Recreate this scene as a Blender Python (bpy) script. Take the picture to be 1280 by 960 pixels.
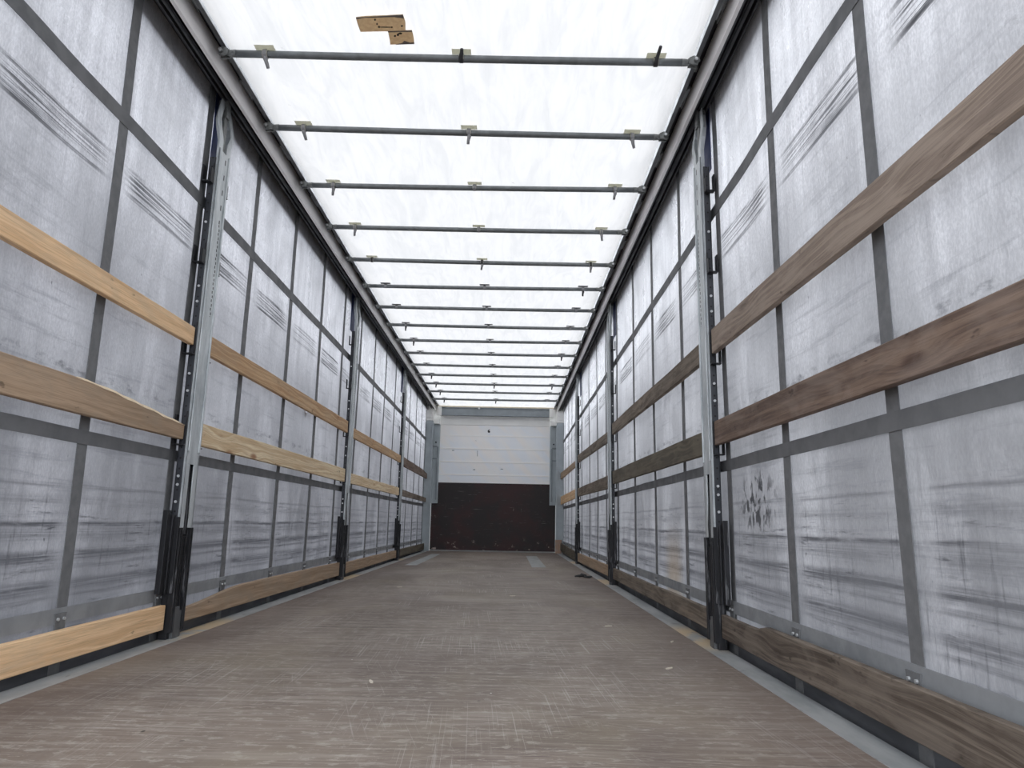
import bpy, bmesh, math, random
from mathutils import Vector, Matrix, noise
random.seed(7)
for o in list(bpy.data.objects): bpy.data.objects.remove(o)
S = bpy.context.scene
COL = S.collection

# ---------------------------------------------------------------- camera, world, exposure
cd = bpy.data.cameras.new('camera'); cam = bpy.data.objects.new('camera', cd); COL.objects.link(cam)
cd.sensor_width = 36; cd.lens = 886.05 / 1280 * 36; cd.clip_start = .02; cd.clip_end = 200
PITCH, YAW, ROLL = .1927, .0018, .0190
cp, sp, cy, sy, cr, sr = math.cos(PITCH), math.sin(PITCH), math.cos(YAW), math.sin(YAW), math.cos(ROLL), math.sin(ROLL)
fw = Vector((sy*cp, cy*cp, sp)); rt = Vector((cy, -sy, 0)); up = rt.cross(fw)
r2 = cr*rt + sr*up; u2 = -sr*rt + cr*up
m = Matrix((r2, u2, -fw)).transposed().to_4x4(); m.translation = Vector((.2861, 0, .5541))
cam.matrix_world = m; S.camera = cam

w = bpy.data.worlds.new('overcast_sky'); S.world = w; w.use_nodes = True
nt = w.node_tree; nt.nodes.clear()
tc = nt.nodes.new('ShaderNodeTexCoord'); sx = nt.nodes.new('ShaderNodeSeparateXYZ'); nt.links.new(tc.outputs['Generated'], sx.inputs[0])
rp = nt.nodes.new('ShaderNodeValToRGB'); mr = nt.nodes.new('ShaderNodeMapRange'); mr.inputs[1].default_value = -1; mr.inputs[2].default_value = 1
nt.links.new(sx.outputs[2], mr.inputs[0]); nt.links.new(mr.outputs[0], rp.inputs[0])
e = rp.color_ramp.elements; e[0].position = .47; e[0].color = (.10, .10, .105, 1); e[1].position = .53; e[1].color = (1.0, 1.07, 1.18, 1)
k = rp.color_ramp.elements.new(1.0); k.color = (1.0, 1.0, 1.0, 1)
bg = nt.nodes.new('ShaderNodeBackground'); bg.inputs[1].default_value = 2.6
wo = nt.nodes.new('ShaderNodeOutputWorld'); nt.links.new(rp.outputs[0], bg.inputs[0]); nt.links.new(bg.outputs[0], wo.inputs[0])
vs = S.view_settings; vs.view_transform = 'Standard'; vs.look = 'None'; vs.gamma = 1; vs.use_curve_mapping = False; vs.exposure = 0.70
S.cycles.use_denoising = True; S.cycles.max_bounces = 10; S.cycles.diffuse_bounces = 6; S.cycles.transmission_bounces = 6

# ---------------------------------------------------------------- material helper
class NB:
    def __init__(s, name):
        s.m = bpy.data.materials.new(name); s.m.use_nodes = True; s.t = s.m.node_tree; s.t.nodes.clear()
        s.out = s.n('ShaderNodeOutputMaterial'); s._tc = None; s._oi = None
    def n(s, ty): return s.t.nodes.new(ty)
    def L(s, a, b): s.t.links.new(a, b)
    def put(s, sock, v):
        if v is None: return
        if isinstance(v, bpy.types.NodeSocket): s.L(v, sock)
        elif isinstance(v, (tuple, list)) and len(v) == 3 and sock.type == 'RGBA': sock.default_value = (*v, 1)
        else: sock.default_value = v
    def obj(s):
        if not s._tc: s._tc = s.n('ShaderNodeTexCoord')
        return s._tc.outputs['Object']
    def rnd(s):
        if not s._oi: s._oi = s.n('ShaderNodeObjectInfo')
        return s._oi.outputs['Random']
    def M(s, op, a, b=None, c=None, clamp=False):
        n = s.n('ShaderNodeMath'); n.operation = op; n.use_clamp = clamp
        s.put(n.inputs[0], a); s.put(n.inputs[1], b)
        if c is not None: s.put(n.inputs[2], c)
        return n.outputs[0]
    def sep(s, v):
        n = s.n('ShaderNodeSeparateXYZ'); s.L(v, n.inputs[0]); return n.outputs
    def comb(s, x, y, z):
        n = s.n('ShaderNodeCombineXYZ'); [s.put(n.inputs[i], q) for i, q in enumerate((x, y, z))]; return n.outputs[0]
    def scale(s, v, sc, off=(0, 0, 0)):
        n = s.n('ShaderNodeMapping'); s.L(v, n.inputs[0]); n.inputs['Scale'].default_value = sc; s.put(n.inputs['Location'], off); return n.outputs[0]
    def noise(s, v, sc=1, det=3, rough=.55, dist=0):
        n = s.n('ShaderNodeTexNoise'); s.L(v, n.inputs['Vector']); n.inputs['Scale'].default_value = sc
        n.inputs['Detail'].default_value = det; n.inputs['Roughness'].default_value = rough; n.inputs['Distortion'].default_value = dist
        return n.outputs['Fac']
    def vor(s, v, sc=1, feat='F1'):
        n = s.n('ShaderNodeTexVoronoi'); s.L(v, n.inputs['Vector']); n.inputs['Scale'].default_value = sc; n.feature = feat
        return n.outputs['Distance']
    def ramp(s, f, a, b, lo=0., hi=1., smooth=True):
        n = s.n('ShaderNodeMapRange'); n.interpolation_type = 'SMOOTHSTEP' if smooth else 'LINEAR'
        s.put(n.inputs[0], f); s.put(n.inputs[1], a); s.put(n.inputs[2], b); s.put(n.inputs[3], lo); s.put(n.inputs[4], hi); return n.outputs[0]
    def mix(s, f, a, b, mode='MIX'):
        n = s.n('ShaderNodeMix'); n.data_type = 'RGBA'; n.blend_type = mode
        s.put(n.inputs[0], f); s.put(n.inputs[6], a); s.put(n.inputs[7], b); return n.outputs[2]
    def ridge(s, z, z0, wd):   # 1 at z0, 0 at +-wd
        return s.ramp(s.M('ABSOLUTE', s.M('SUBTRACT', z, z0)), 0., wd, 1., 0.)
    def bsdf(s, col, rough=.5, metal=0., spec=.5, bump=None, bs=.1, bd=.01):
        b = s.n('ShaderNodeBsdfPrincipled'); s.put(b.inputs['Base Color'], col); s.put(b.inputs['Roughness'], rough)
        s.put(b.inputs['Metallic'], metal); b.inputs['Specular IOR Level'].default_value = spec
        if bump is not None:
            n = s.n('ShaderNodeBump'); n.inputs['Strength'].default_value = bs; n.inputs['Distance'].default_value = bd
            s.L(bump, n.inputs['Height']); s.L(n.outputs[0], b.inputs['Normal'])
        s.L(b.outputs[0], s.out.inputs[0]); return s.m

def simple(name, c, rough=.5, metal=0., var=.25, sc=18, spec=.5, c2=None, stretch=(1, 1, 1)):
    b = NB(name); v = b.scale(b.obj(), stretch)
    f = b.ramp(b.noise(v, sc, 4, .6), .3, .7)
    c2 = c2 or tuple(q*(1-var) for q in c)
    f2 = b.noise(v, sc*.25, 2)
    return b.bsdf(b.mix(b.M('MULTIPLY', f, f2), c, c2), b.ramp(f, 0, 1, rough, min(1, rough+.15)), metal, spec, f, .08, .002)

def curtain_mat(name, y0, per, patch=None, zup=0., k=1.):
    b = NB(name); o = b.obj(); x, y, z = b.sep(o)
    streak = b.noise(b.scale(o, (1, 14, .9)), 1, 5, .65)            # vertical smear
    fine = b.noise(b.scale(o, (1, 60, 12)), 1, 3, .6)
    blot = b.noise(o, 2.3, 5, .6, .6)
    wrk = b.noise(b.scale(o, (1, 5, 3), (0, 0, 0)), 2.2, 4, .6, 1.5)
    base = b.mix(b.ramp(streak, .3, .72), (.86, .86, .87), (.66, .66, .67))
    base = b.mix(b.M('MULTIPLY', b.ramp(blot, .38, .72), .45), base, (.48, .48, .485))
    base = b.mix(b.M('MULTIPLY', b.ramp(fine, .52, .75), .32), base, (.92, .92, .925))
    weave = b.noise(b.scale(o, (1, 130, 60)), 1, 3, .7)
    base = b.mix(b.M('MULTIPLY', b.ramp(weave, .40, .62, 1., 0.), .22), base, (.25, .255, .27))
    hs = b.noise(b.scale(o, (1, 1.6, 26)), 1, 5, .7)
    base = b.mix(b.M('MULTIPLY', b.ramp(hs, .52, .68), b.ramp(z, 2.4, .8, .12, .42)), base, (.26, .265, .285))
    # scraped fields between the straps
    ph = b.M('FRACT', b.M('DIVIDE', b.M('SUBTRACT', y, y0), per))
    pan = b.ramp(b.M('ABSOLUTE', b.M('SUBTRACT', ph, .5)), .28, .46, 1., 0.)
    rub = b.noise(b.scale(o, (1, .9, 110)), 1, 5, .7)                # long lines along the trailer
    rub2 = b.noise(b.scale(o, (1, 2.2, 16)), 1, 4, .65)
    var = b.ramp(b.noise(b.scale(o, (1, .8, .4)), 1.3, 2), .38, .6)
    up_ = b.M('MULTIPLY', b.ramp(b.M('ABSOLUTE', b.M('SUBTRACT', z, 1.915+zup)), .035, .085, 1., 0.), b.ramp(rub, .47, .56))
    e1 = b.M('MULTIPLY', b.M('ADD', b.ridge(z, 1.972+zup, .010), b.ridge(z, 1.862+zup, .009)), b.ramp(rub2, .34, .58))
    upm = b.M('MULTIPLY', b.M('ADD', b.M('MULTIPLY', up_, .95), b.M('MULTIPLY', e1, 1.0), clamp=True), b.M('MULTIPLY', pan, b.M('ADD', b.M('MULTIPLY', var, .55), .45)))
    zz = b.M('ADD', z, b.M('MULTIPLY', b.M('SUBTRACT', b.noise(b.scale(o, (1, 1.3, .1)), 1, 2), .5), .035))
    lo = None
    for z0, wd, g in ((.655, .012, .45), (.60, .03, .30), (.520, .016, 1.), (.485, .045, .45), (.405, .034, 1.), (.365, .014, .6), (.30, .038, .9), (.262, .014, .6)):
        q = b.M('MULTIPLY', b.ridge(zz, z0, wd), g); lo = q if lo is None else b.M('MAXIMUM', lo, q)
    tear = b.M('MULTIPLY', b.ramp(z, .72, .55), b.ramp(b.noise(b.scale(o, (1, 3., 30)), 1, 5, .72), .56, .72))
    lom = b.M('ADD', b.M('MULTIPLY', lo, b.ramp(rub2, .26, .50)), b.M('MULTIPLY', tear, .95), clamp=True)
    lom = b.M('MULTIPLY', lom, b.ramp(rub, .36, .56, .35, 1.15))
    lom = b.M('MULTIPLY', lom, b.ramp(b.M('ABSOLUTE', b.M('SUBTRACT', ph, .5)), .36, .48, 1., .25))
    vert = b.M('MULTIPLY', b.M('MULTIPLY', b.ramp(b.noise(b.scale(o, (1, 42, 3.2)), 1, 4, .65), .56, .68), b.ramp(z, .85, .45)), .40)
    speck = b.M('MULTIPLY', b.ramp(b.noise(b.scale(o, (1, 26, 18)), 1, 3, .6), .70, .76), .55)
    rowm = b.M('MULTIPLY', b.ridge(z, 1.08, .035), b.ramp(b.noise(b.scale(o, (1, 9, 24)), 1, 4, .6), .5, .66))
    dirt = b.M('ADD', b.M('ADD', b.M('MULTIPLY', upm, 1.), b.M('MULTIPLY', lom, 1.0)), b.M('ADD', vert, b.M('ADD', speck, b.M('MULTIPLY', rowm, .6))), clamp=True)
    col = b.mix(dirt, base, (.06, .062, .068))
    # grime in blotches, plus painted shade: colour darkens downwards as the light falls off
    grime_shade = b.M('MULTIPLY', b.ramp(b.noise(b.scale(o, (1, 2.6, 1.1), (3, 1, 2)), 1, 5, .62, .5), .34, .60, .68, 1.15), b.ramp(streak, .35, .65, 1.10, .92))
    col = b.mix(b.M('MULTIPLY', b.ramp(z, 2.1, 1.5, .0, .42), grime_shade), col, (.27, .27, .277))
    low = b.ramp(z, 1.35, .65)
    col = b.mix(b.M('MULTIPLY', b.M('MULTIPLY', low, .42), grime_shade), col, (.20, .20, .203))
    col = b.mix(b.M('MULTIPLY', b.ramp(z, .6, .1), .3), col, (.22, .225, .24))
    if patch:
        py, pz, ry, rz = patch
        d = b.M('ADD', b.M('POWER', b.M('DIVIDE', b.M('SUBTRACT', y, py), ry), 2), b.M('POWER', b.M('DIVIDE', b.M('SUBTRACT', z, pz), rz), 2))
        col = b.mix(b.M('MULTIPLY', b.ramp(d, .1, 1., 1., 0.), b.ramp(b.noise(b.scale(o, (1, 22, 14)), 1, 4, .6, .8), .50, .60)), col, (.09, .09, .09))
        d2 = b.M('MULTIPLY', b.ramp(b.M('ABSOLUTE', b.M('SUBTRACT', y, 4.55)), .05, .30, 1., 0.), b.ramp(z, .62, .25))
        col = b.mix(b.M('MULTIPLY', d2, .35), col, (.40, .30, .17))
    crk = b.noise(b.scale(o, (1, 30, 9)), 1, 4, .6, 1.5)
    if k != 1: col = b.mix(1., col, (k, k, k*1.01), 'MULTIPLY')
    hgt = b.M('ADD', b.M('ADD', b.M('MULTIPLY', wrk, 1.), b.M('MULTIPLY', streak, .25)), b.M('MULTIPLY', crk, .05))
    b.bsdf(col, b.M('ADD', b.ramp(blot, .3, .7, .0, .10), b.ramp(z, 2.2, 1.2, .24, .58)), 0, .32, hgt, .20, .02)
    pr = b.out.inputs[0].links[0].from_socket
    tl = b.n('ShaderNodeBsdfTranslucent'); b.L(b.mix(.5, col, (.55, .60, .75)), tl.inputs[0])
    mx = b.n('ShaderNodeMixShader'); mx.inputs[0].default_value = .045; b.L(pr, mx.inputs[1]); b.L(tl.outputs[0], mx.inputs[2]); b.L(mx.outputs[0], b.out.inputs[0])
    return b.m

def wood_mat(name, light, dark, knot, kn=1., weather=0., wcol=(.30, .28, .26), gs=1.):
    b = NB(name); v0 = b.obj(); r = b.M('MULTIPLY', b.rnd(), 37.)
    n = b.n('ShaderNodeVectorMath'); n.operation = 'ADD'; b.L(v0, n.inputs[0]); b.L(b.comb(r, r, r), n.inputs[1]); v = n.outputs[0]
    warp = b.noise(b.scale(v, (3, 1.2, 5)), 1, 2)
    kd = b.vor(b.scale(v, (.2, 2.1, 6.5)), 1)
    kmask = b.ramp(kd, .05, .17, 1., 0.)
    x, y, z = b.sep(v)
    zz = b.M('ADD', z, b.M('ADD', b.M('MULTIPLY', warp, .07), b.M('MULTIPLY', b.ramp(kd, 0, .5, 1, 0), .03)))
    gr = b.noise(b.comb(b.M('MULTIPLY', x, 20), b.M('MULTIPLY', y, 1.1), b.M('MULTIPLY', zz, 62*gs)), 1, 4, .62)
    fi = b.noise(b.comb(b.M('MULTIPLY', x, 60), b.M('MULTIPLY', y, 7), b.M('MULTIPLY', z, 330)), 1, 3, .6)
    col = b.mix(b.ramp(gr, .36, .62), light, dark)
    col = b.mix(b.M('MULTIPLY', b.ramp(fi, .45, .70), .42), col, tuple(q*.55 for q in dark))
    col = b.mix(b.M('MULTIPLY', kmask, kn), col, knot)
    wn = b.noise(b.scale(v, (2, 3.2, 10)), 1, 5, .65, .5)
    if weather: col = b.mix(b.M('MULTIPLY', b.ramp(wn, .42, .62), weather), col, wcol)
    st = b.noise(b.scale(v, (4, 9, 24)), 1, 3, .6)
    col = b.mix(b.M('MULTIPLY', b.ramp(st, .66, .74), .6), col, tuple(q*.28 for q in dark))
    return b.bsdf(col, .78, 0, .25, b.M('ADD', gr, b.M('MULTIPLY', fi, .5)), .35, .002)

def floor_mat():
    b = NB('worn_phenolic_plywood'); o = b.obj(); x, y, z = b.sep(o)
    big = b.noise(b.scale(o, (.9, .45, 1)), 1, 4, .6, .8)
    col = b.mix(b.ramp(big, .35, .65), (.235, .186, .150), (.150, .118, .097))
    tr = b.noise(b.scale(o, (1.3, 30, 1)), 1, 5, .7)                 # across
    ln = b.noise(b.scale(o, (22, 1.2, 1)), 1, 5, .7)                # along
    col = b.mix(b.M('MULTIPLY', b.ramp(tr, .47, .62), .55), col, (.36, .315, .27))
    col = b.mix(b.M('MULTIPLY', b.ramp(ln, .50, .72), .25), col, (.31, .268, .23))
    worn = b.ramp(b.noise(b.scale(o, (1.1, .7, 1), (3, 1, 0)), 1.6, 5, .65), .48, .64)
    crs = b.noise(b.scale(o, (7, 120, 1)), 1, 4, .72); crs2 = b.noise(b.scale(o, (110, 8, 1)), 1, 4, .72)
    cc = b.M('MAXIMUM', b.ramp(crs, .53, .64), b.M('MULTIPLY', b.ramp(crs2, .57, .68), .7))
    nearf = b.ramp(y, 7., 2.2, .35, 1.)
    col = b.mix(b.M('MULTIPLY', b.M('MULTIPLY', cc, worn), b.M('MULTIPLY', nearf, .7)), col, (.46, .42, .37))
    drk = b.M('MULTIPLY', b.ramp(b.noise(b.scale(o, (7, 60, 1), (5, 0, 0)), 1, 5, .72), .50, .62), b.ramp(b.noise(b.scale(o, (1, .8, 1), (9, 4, 0)), 1.4, 3), .45, .62))
    col = b.mix(b.M('MULTIPLY', drk, .62), col, (.085, .055, .048))
    mot = b.noise(b.scale(o, (16, 34, 1), (2, 5, 0)), 1, 6, .75)
    col = b.mix(b.M('MULTIPLY', b.ramp(mot, .53, .60), b.ramp(y, 8., 2., .2, .55)), col, (.42, .385, .335))
    mac = b.noise(b.scale(o, (1.6, .9, 1), (4, 8, 0)), 1, 4, .6)
    col = b.mix(b.M('MULTIPLY', b.ramp(mac, .48, .66), .45), col, (.12, .088, .074))
    yel = b.ramp(b.noise(b.scale(o, (1.4, .8, 1), (1, 7, 0)), 1, 3), .50, .70)
    col = b.mix(b.M('MULTIPLY', yel, .32), col, (.27, .225, .15))
    for ang, g, lo_ in ((.35, .28, .63), (-.25, .26, .63), (1.3, .26, .63), (.08, .34, .58), (1.52, .34, .58)):
        n = b.n('ShaderNodeMapping'); b.L(o, n.inputs[0]); n.inputs['Rotation'].default_value = (0, 0, ang)
        d = b.noise(b.scale(n.outputs[0], (1.2, 150, .001), (ang*7, 1, 0)), 1, 3, .65)
        gate = b.ramp(b.noise(b.scale(o, (1.5, .9, 1), (ang*9, 2, 0)), 1.7, 3), .48, .58)
        col = b.mix(b.M('MULTIPLY', b.M('MULTIPLY', b.ramp(d, lo_, lo_+.04), gate), g), col, (.56, .53, .49))
    col = b.mix(b.M('MULTIPLY', b.ramp(b.vor(b.scale(o, (1, .6, .001)), 6.5), .03, .045, 1., 0.), b.ramp(b.noise(o, 3.3, 1), .5, .6)), col, (.04, .035, .03))
    col = b.mix(b.M('MULTIPLY', b.ramp(b.vor(b.scale(o, (1.2, .7, .001), (7, 3, 0)), 9), .025, .04, 1., 0.), b.ramp(b.noise(o, 2.3, 1), .5, .6)), col, (.62, .60, .56))
    # sheet seams across the floor
    dist = None
    for ys in (3.89, 6.41, 8.63, 11.0):
        q = b.ridge(b.M('ADD', y, b.M('MULTIPLY', b.M('SUBTRACT', b.noise(b.scale(o, (3, 0, 0)), 1, 1), .5), .01)), ys, .012); dist = q if dist is None else b.M('MAXIMUM', dist, q)
    col = b.mix(b.M('MULTIPLY', dist, b.ramp(b.noise(b.scale(o, (2.4, .2, 1)), 1, 3), .42, .62, .1, .75)), col, (.07, .06, .05))
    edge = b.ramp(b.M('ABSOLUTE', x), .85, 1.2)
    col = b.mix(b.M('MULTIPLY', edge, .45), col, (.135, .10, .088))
    hg = b.M('ADD', tr, b.M('ADD', crs, b.M('MULTIPLY', big, .5)))
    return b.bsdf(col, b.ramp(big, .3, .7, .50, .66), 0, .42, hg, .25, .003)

def sill_mat():
    b = NB('galvanised_floor_edge'); o = b.obj(); x, y, z = b.sep(o)
    n1 = b.noise(b.scale(o, (9, 2.5, 1)), 1, 4, .6)
    col = b.mix(b.ramp(n1, .35, .65), (.43, .44, .44), (.31, .325, .33))
    rep = b.M('ABSOLUTE', b.M('SUBTRACT', b.M('FRACT', b.M('DIVIDE', b.M('SUBTRACT', y, 3.75), 3.39)), .0))
    d = b.M('MINIMUM', rep, b.M('SUBTRACT', 1., rep))
    ru = b.M('MULTIPLY', b.ramp(d, .05, .15, 1., 0.), b.ramp(b.noise(b.scale(o, (6, 5, 1)), 1, 4, .6), .36, .5))
    col = b.mix(ru, col, (.56, .44, .29))
    col = b.mix(b.M('MULTIPLY', b.ramp(b.noise(b.scale(o, (14, 5, 1), (2, 3, 0)), 1, 4, .6), .60, .68), .6), col, (.16, .15, .15))
    return b.bsdf(col, .5, .25, .5, n1, .1, .003)

def galv_mat(name='galvanised_post_steel', slots=False):
    b = NB(name); o = b.obj(); x, y, z = b.sep(o)
    n1 = b.noise(b.scale(o, (8, 14, 3)), 1, 5, .65); n2 = b.noise(o, 40, 3, .6)
    col = b.mix(b.ramp(n1, .35, .68), (.60, .63, .64), (.38, .41, .425))
    col = b.mix(b.M('MULTIPLY', b.ramp(n2, .5, .7), .3), col, (.64, .66, .66))
    rough = .45
    if slots:
        fr = b.M('FRACT', b.M('DIVIDE', z, .045))
        a = b.M('MULTIPLY', b.ramp(b.M('ABSOLUTE', b.M('SUBTRACT', b.M('ADD', y, -.022), b.M('MULTIPLY', b.M('GREATER_THAN', fr, .5), .006))), .004, .006, 1., 0.), b.M('MULTIPLY', b.M('GREATER_THAN', z, 1.55), b.M('LESS_THAN', z, 2.05)))
        fr2 = b.M('FRACT', b.M('DIVIDE', z, .085))
        a2 = b.M('MULTIPLY', b.ramp(b.M('ABSOLUTE', b.M('SUBTRACT', y, .02)), .005, .007, 1., 0.), b.M('MULTIPLY', b.M('GREATER_THAN', z, 2.05), b.M('LESS_THAN', fr2, .35)))
        a3 = b.M('MULTIPLY', a, b.M('GREATER_THAN', b.M('FRACT', b.M('DIVIDE', z, .0225)), .35))
        col = b.mix(b.M('MAXIMUM', a3, a2), col, (.02, .02, .02))
    return b.bsdf(col, rough, .35, .5, n1, .1, .002)

def black_mat():
    b = NB('black_painted_steel'); o = b.obj(); x, y, z = b.sep(o)
    sc_ = b.noise(b.scale(o, (30, 40, 3)), 1, 5, .7)
    col = b.mix(b.M('MULTIPLY', b.ramp(sc_, .60, .70), .6), (.014, .014, .016), (.20, .20, .21))
    col = b.mix(b.M('MULTIPLY', b.ramp(b.noise(b.scale(o, (9, 12, 4)), 1, 3), .5, .7), .5), col, (.036, .036, .042))
    return b.bsdf(col, .45, 0, .3, sc_, .2, .002)

def perf_mat():
    b = NB('black_perforated_steel'); o = b.obj(); x, y, z = b.sep(o)
    fr = b.M('ABSOLUTE', b.M('SUBTRACT', b.M('FRACT', b.M('DIVIDE', z, .05)), .5))
    xx = b.M('ABSOLUTE', b.M('SUBTRACT', b.M('ABSOLUTE', x), .025))
    d = b.M('ADD', b.M('POWER', b.M('MULTIPLY', fr, .05), 2), b.M('POWER', xx, 2))
    hole = b.M('LESS_THAN', d, .000022)
    n = b.noise(b.scale(o, (10, 20, 4)), 1, 4, .6)
    col = b.mix(hole, b.mix(b.ramp(n, .4, .7), (.025, .027, .033), (.055, .058, .068)), (.005, .005, .005))
    return b.bsdf(col, .45, .1, .5)

def tarp_mat():
    b = NB('translucent_white_tarpaulin'); o = b.obj(); x, y, z = b.sep(o)
    wr = b.noise(b.scale(o, (6, 1.4, 1)), 1.3, 5, .6, 1.2); wr2 = b.noise(b.scale(o, (22, 2, 1)), 1, 3, .6, .8)
    dirt = b.ramp(b.noise(o, 9, 5, .7), .68, .78)
    col = b.mix(b.M('MULTIPLY', b.ramp(wr2, .45, .75), .35), (.86, .87, .885), (.73, .75, .775))
    col = b.mix(b.M('MULTIPLY', b.ramp(wr, .42, .66), .4), col, (.68, .70, .72))
    col = b.mix(b.M('MULTIPLY', dirt, .6), col, (.35, .35, .34))
    tl = b.n('ShaderNodeBsdfTranslucent'); df = b.n('ShaderNodeBsdfDiffuse'); b.L(b.mix(1., col, (.535, .527, .517), 'MULTIPLY'), tl.inputs[0]); b.L(col, df.inputs[0])
    bp = b.n('ShaderNodeBump'); bp.inputs['Strength'].default_value = .25; bp.inputs['Distance'].default_value = .02; b.L(wr, bp.inputs['Height'])
    b.L(bp.outputs[0], tl.inputs['Normal']); b.L(bp.outputs[0], df.inputs['Normal'])
    mx = b.n('ShaderNodeMixShader'); mx.inputs[0].default_value = .55; b.L(tl.outputs[0], mx.inputs[1]); b.L(df.outputs[0], mx.inputs[2]); b.L(mx.outputs[0], b.out.inputs[0])
    return b.m

def kick_mat():
    b = NB('dark_phenolic_kick_board'); o = b.obj()
    n1 = b.noise(b.scale(o, (2, 1, 2)), 1, 4, .6)
    col = b.mix(b.ramp(n1, .4, .65), (.020, .014, .014), (.040, .013, .013))
    s1 = b.noise(b.scale(o, (4, 1, 45)), 1, 4, .7); s2 = b.noise(b.scale(o, (18, 1, 7)), 1, 5, .7)
    col = b.mix(b.M('MULTIPLY', b.ramp(s1, .62, .72), .35), col, (.30, .27, .26))
    col = b.mix(b.M('MULTIPLY', b.ramp(s2, .64, .74), .45), col, (.35, .30, .28))
    x, y, z = b.sep(o)
    chip = b.M('MULTIPLY', b.ramp(z, .30, .04), b.ramp(b.noise(b.scale(o, (9, 1, 11)), 1, 4, .65), .60, .68))
    col = b.mix(chip, col, (.42, .34, .30))
    return b.bsdf(col, .5, 0, .4)

def plank_mat():
    b = NB('white_front_wall_plank'); o = b.obj(); x, y, z = b.sep(o)
    wv = b.M('MULTIPLY', b.M('ADD', x, b.M('MULTIPLY', z, .8)), 1.)
    n1 = b.noise(b.comb(wv, 0., b.M('MULTIPLY', z, .35)), 3.2, 2); n2 = b.noise(b.scale(o, (2, 1, 1), (4, 0, 2)), 2.2, 2)
    col = b.mix(b.ramp(n1, .38, .62), (.86, .89, .93), (.93, .90, .87))
    col = b.mix(b.M('MULTIPLY', b.ramp(n2, .45, .65), .5), col, (.92, .92, .91))
    col = b.mix(b.M('MULTIPLY', b.ramp(b.noise(b.scale(o, (12, 1, 40)), 1, 4, .7), .68, .74), .5), col, (.3, .3, .3))
    return b.bsdf(col, .45)

def sheer(name, c, c2, t):
    b = NB(name); o = b.obj(); col = b.mix(b.ramp(b.noise(o, 45, 4, .6), .35, .65), c, c2)
    b.bsdf(col, .6, 0, .3); pr = b.out.inputs[0].links[0].from_socket
    tl = b.n('ShaderNodeBsdfTranslucent'); b.L(col, tl.inputs[0])
    mx = b.n('ShaderNodeMixShader'); mx.inputs[0].default_value = t; b.L(pr, mx.inputs[1]); b.L(tl.outputs[0], mx.inputs[2]); b.L(mx.outputs[0], b.out.inputs[0])
    return b.m

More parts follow.
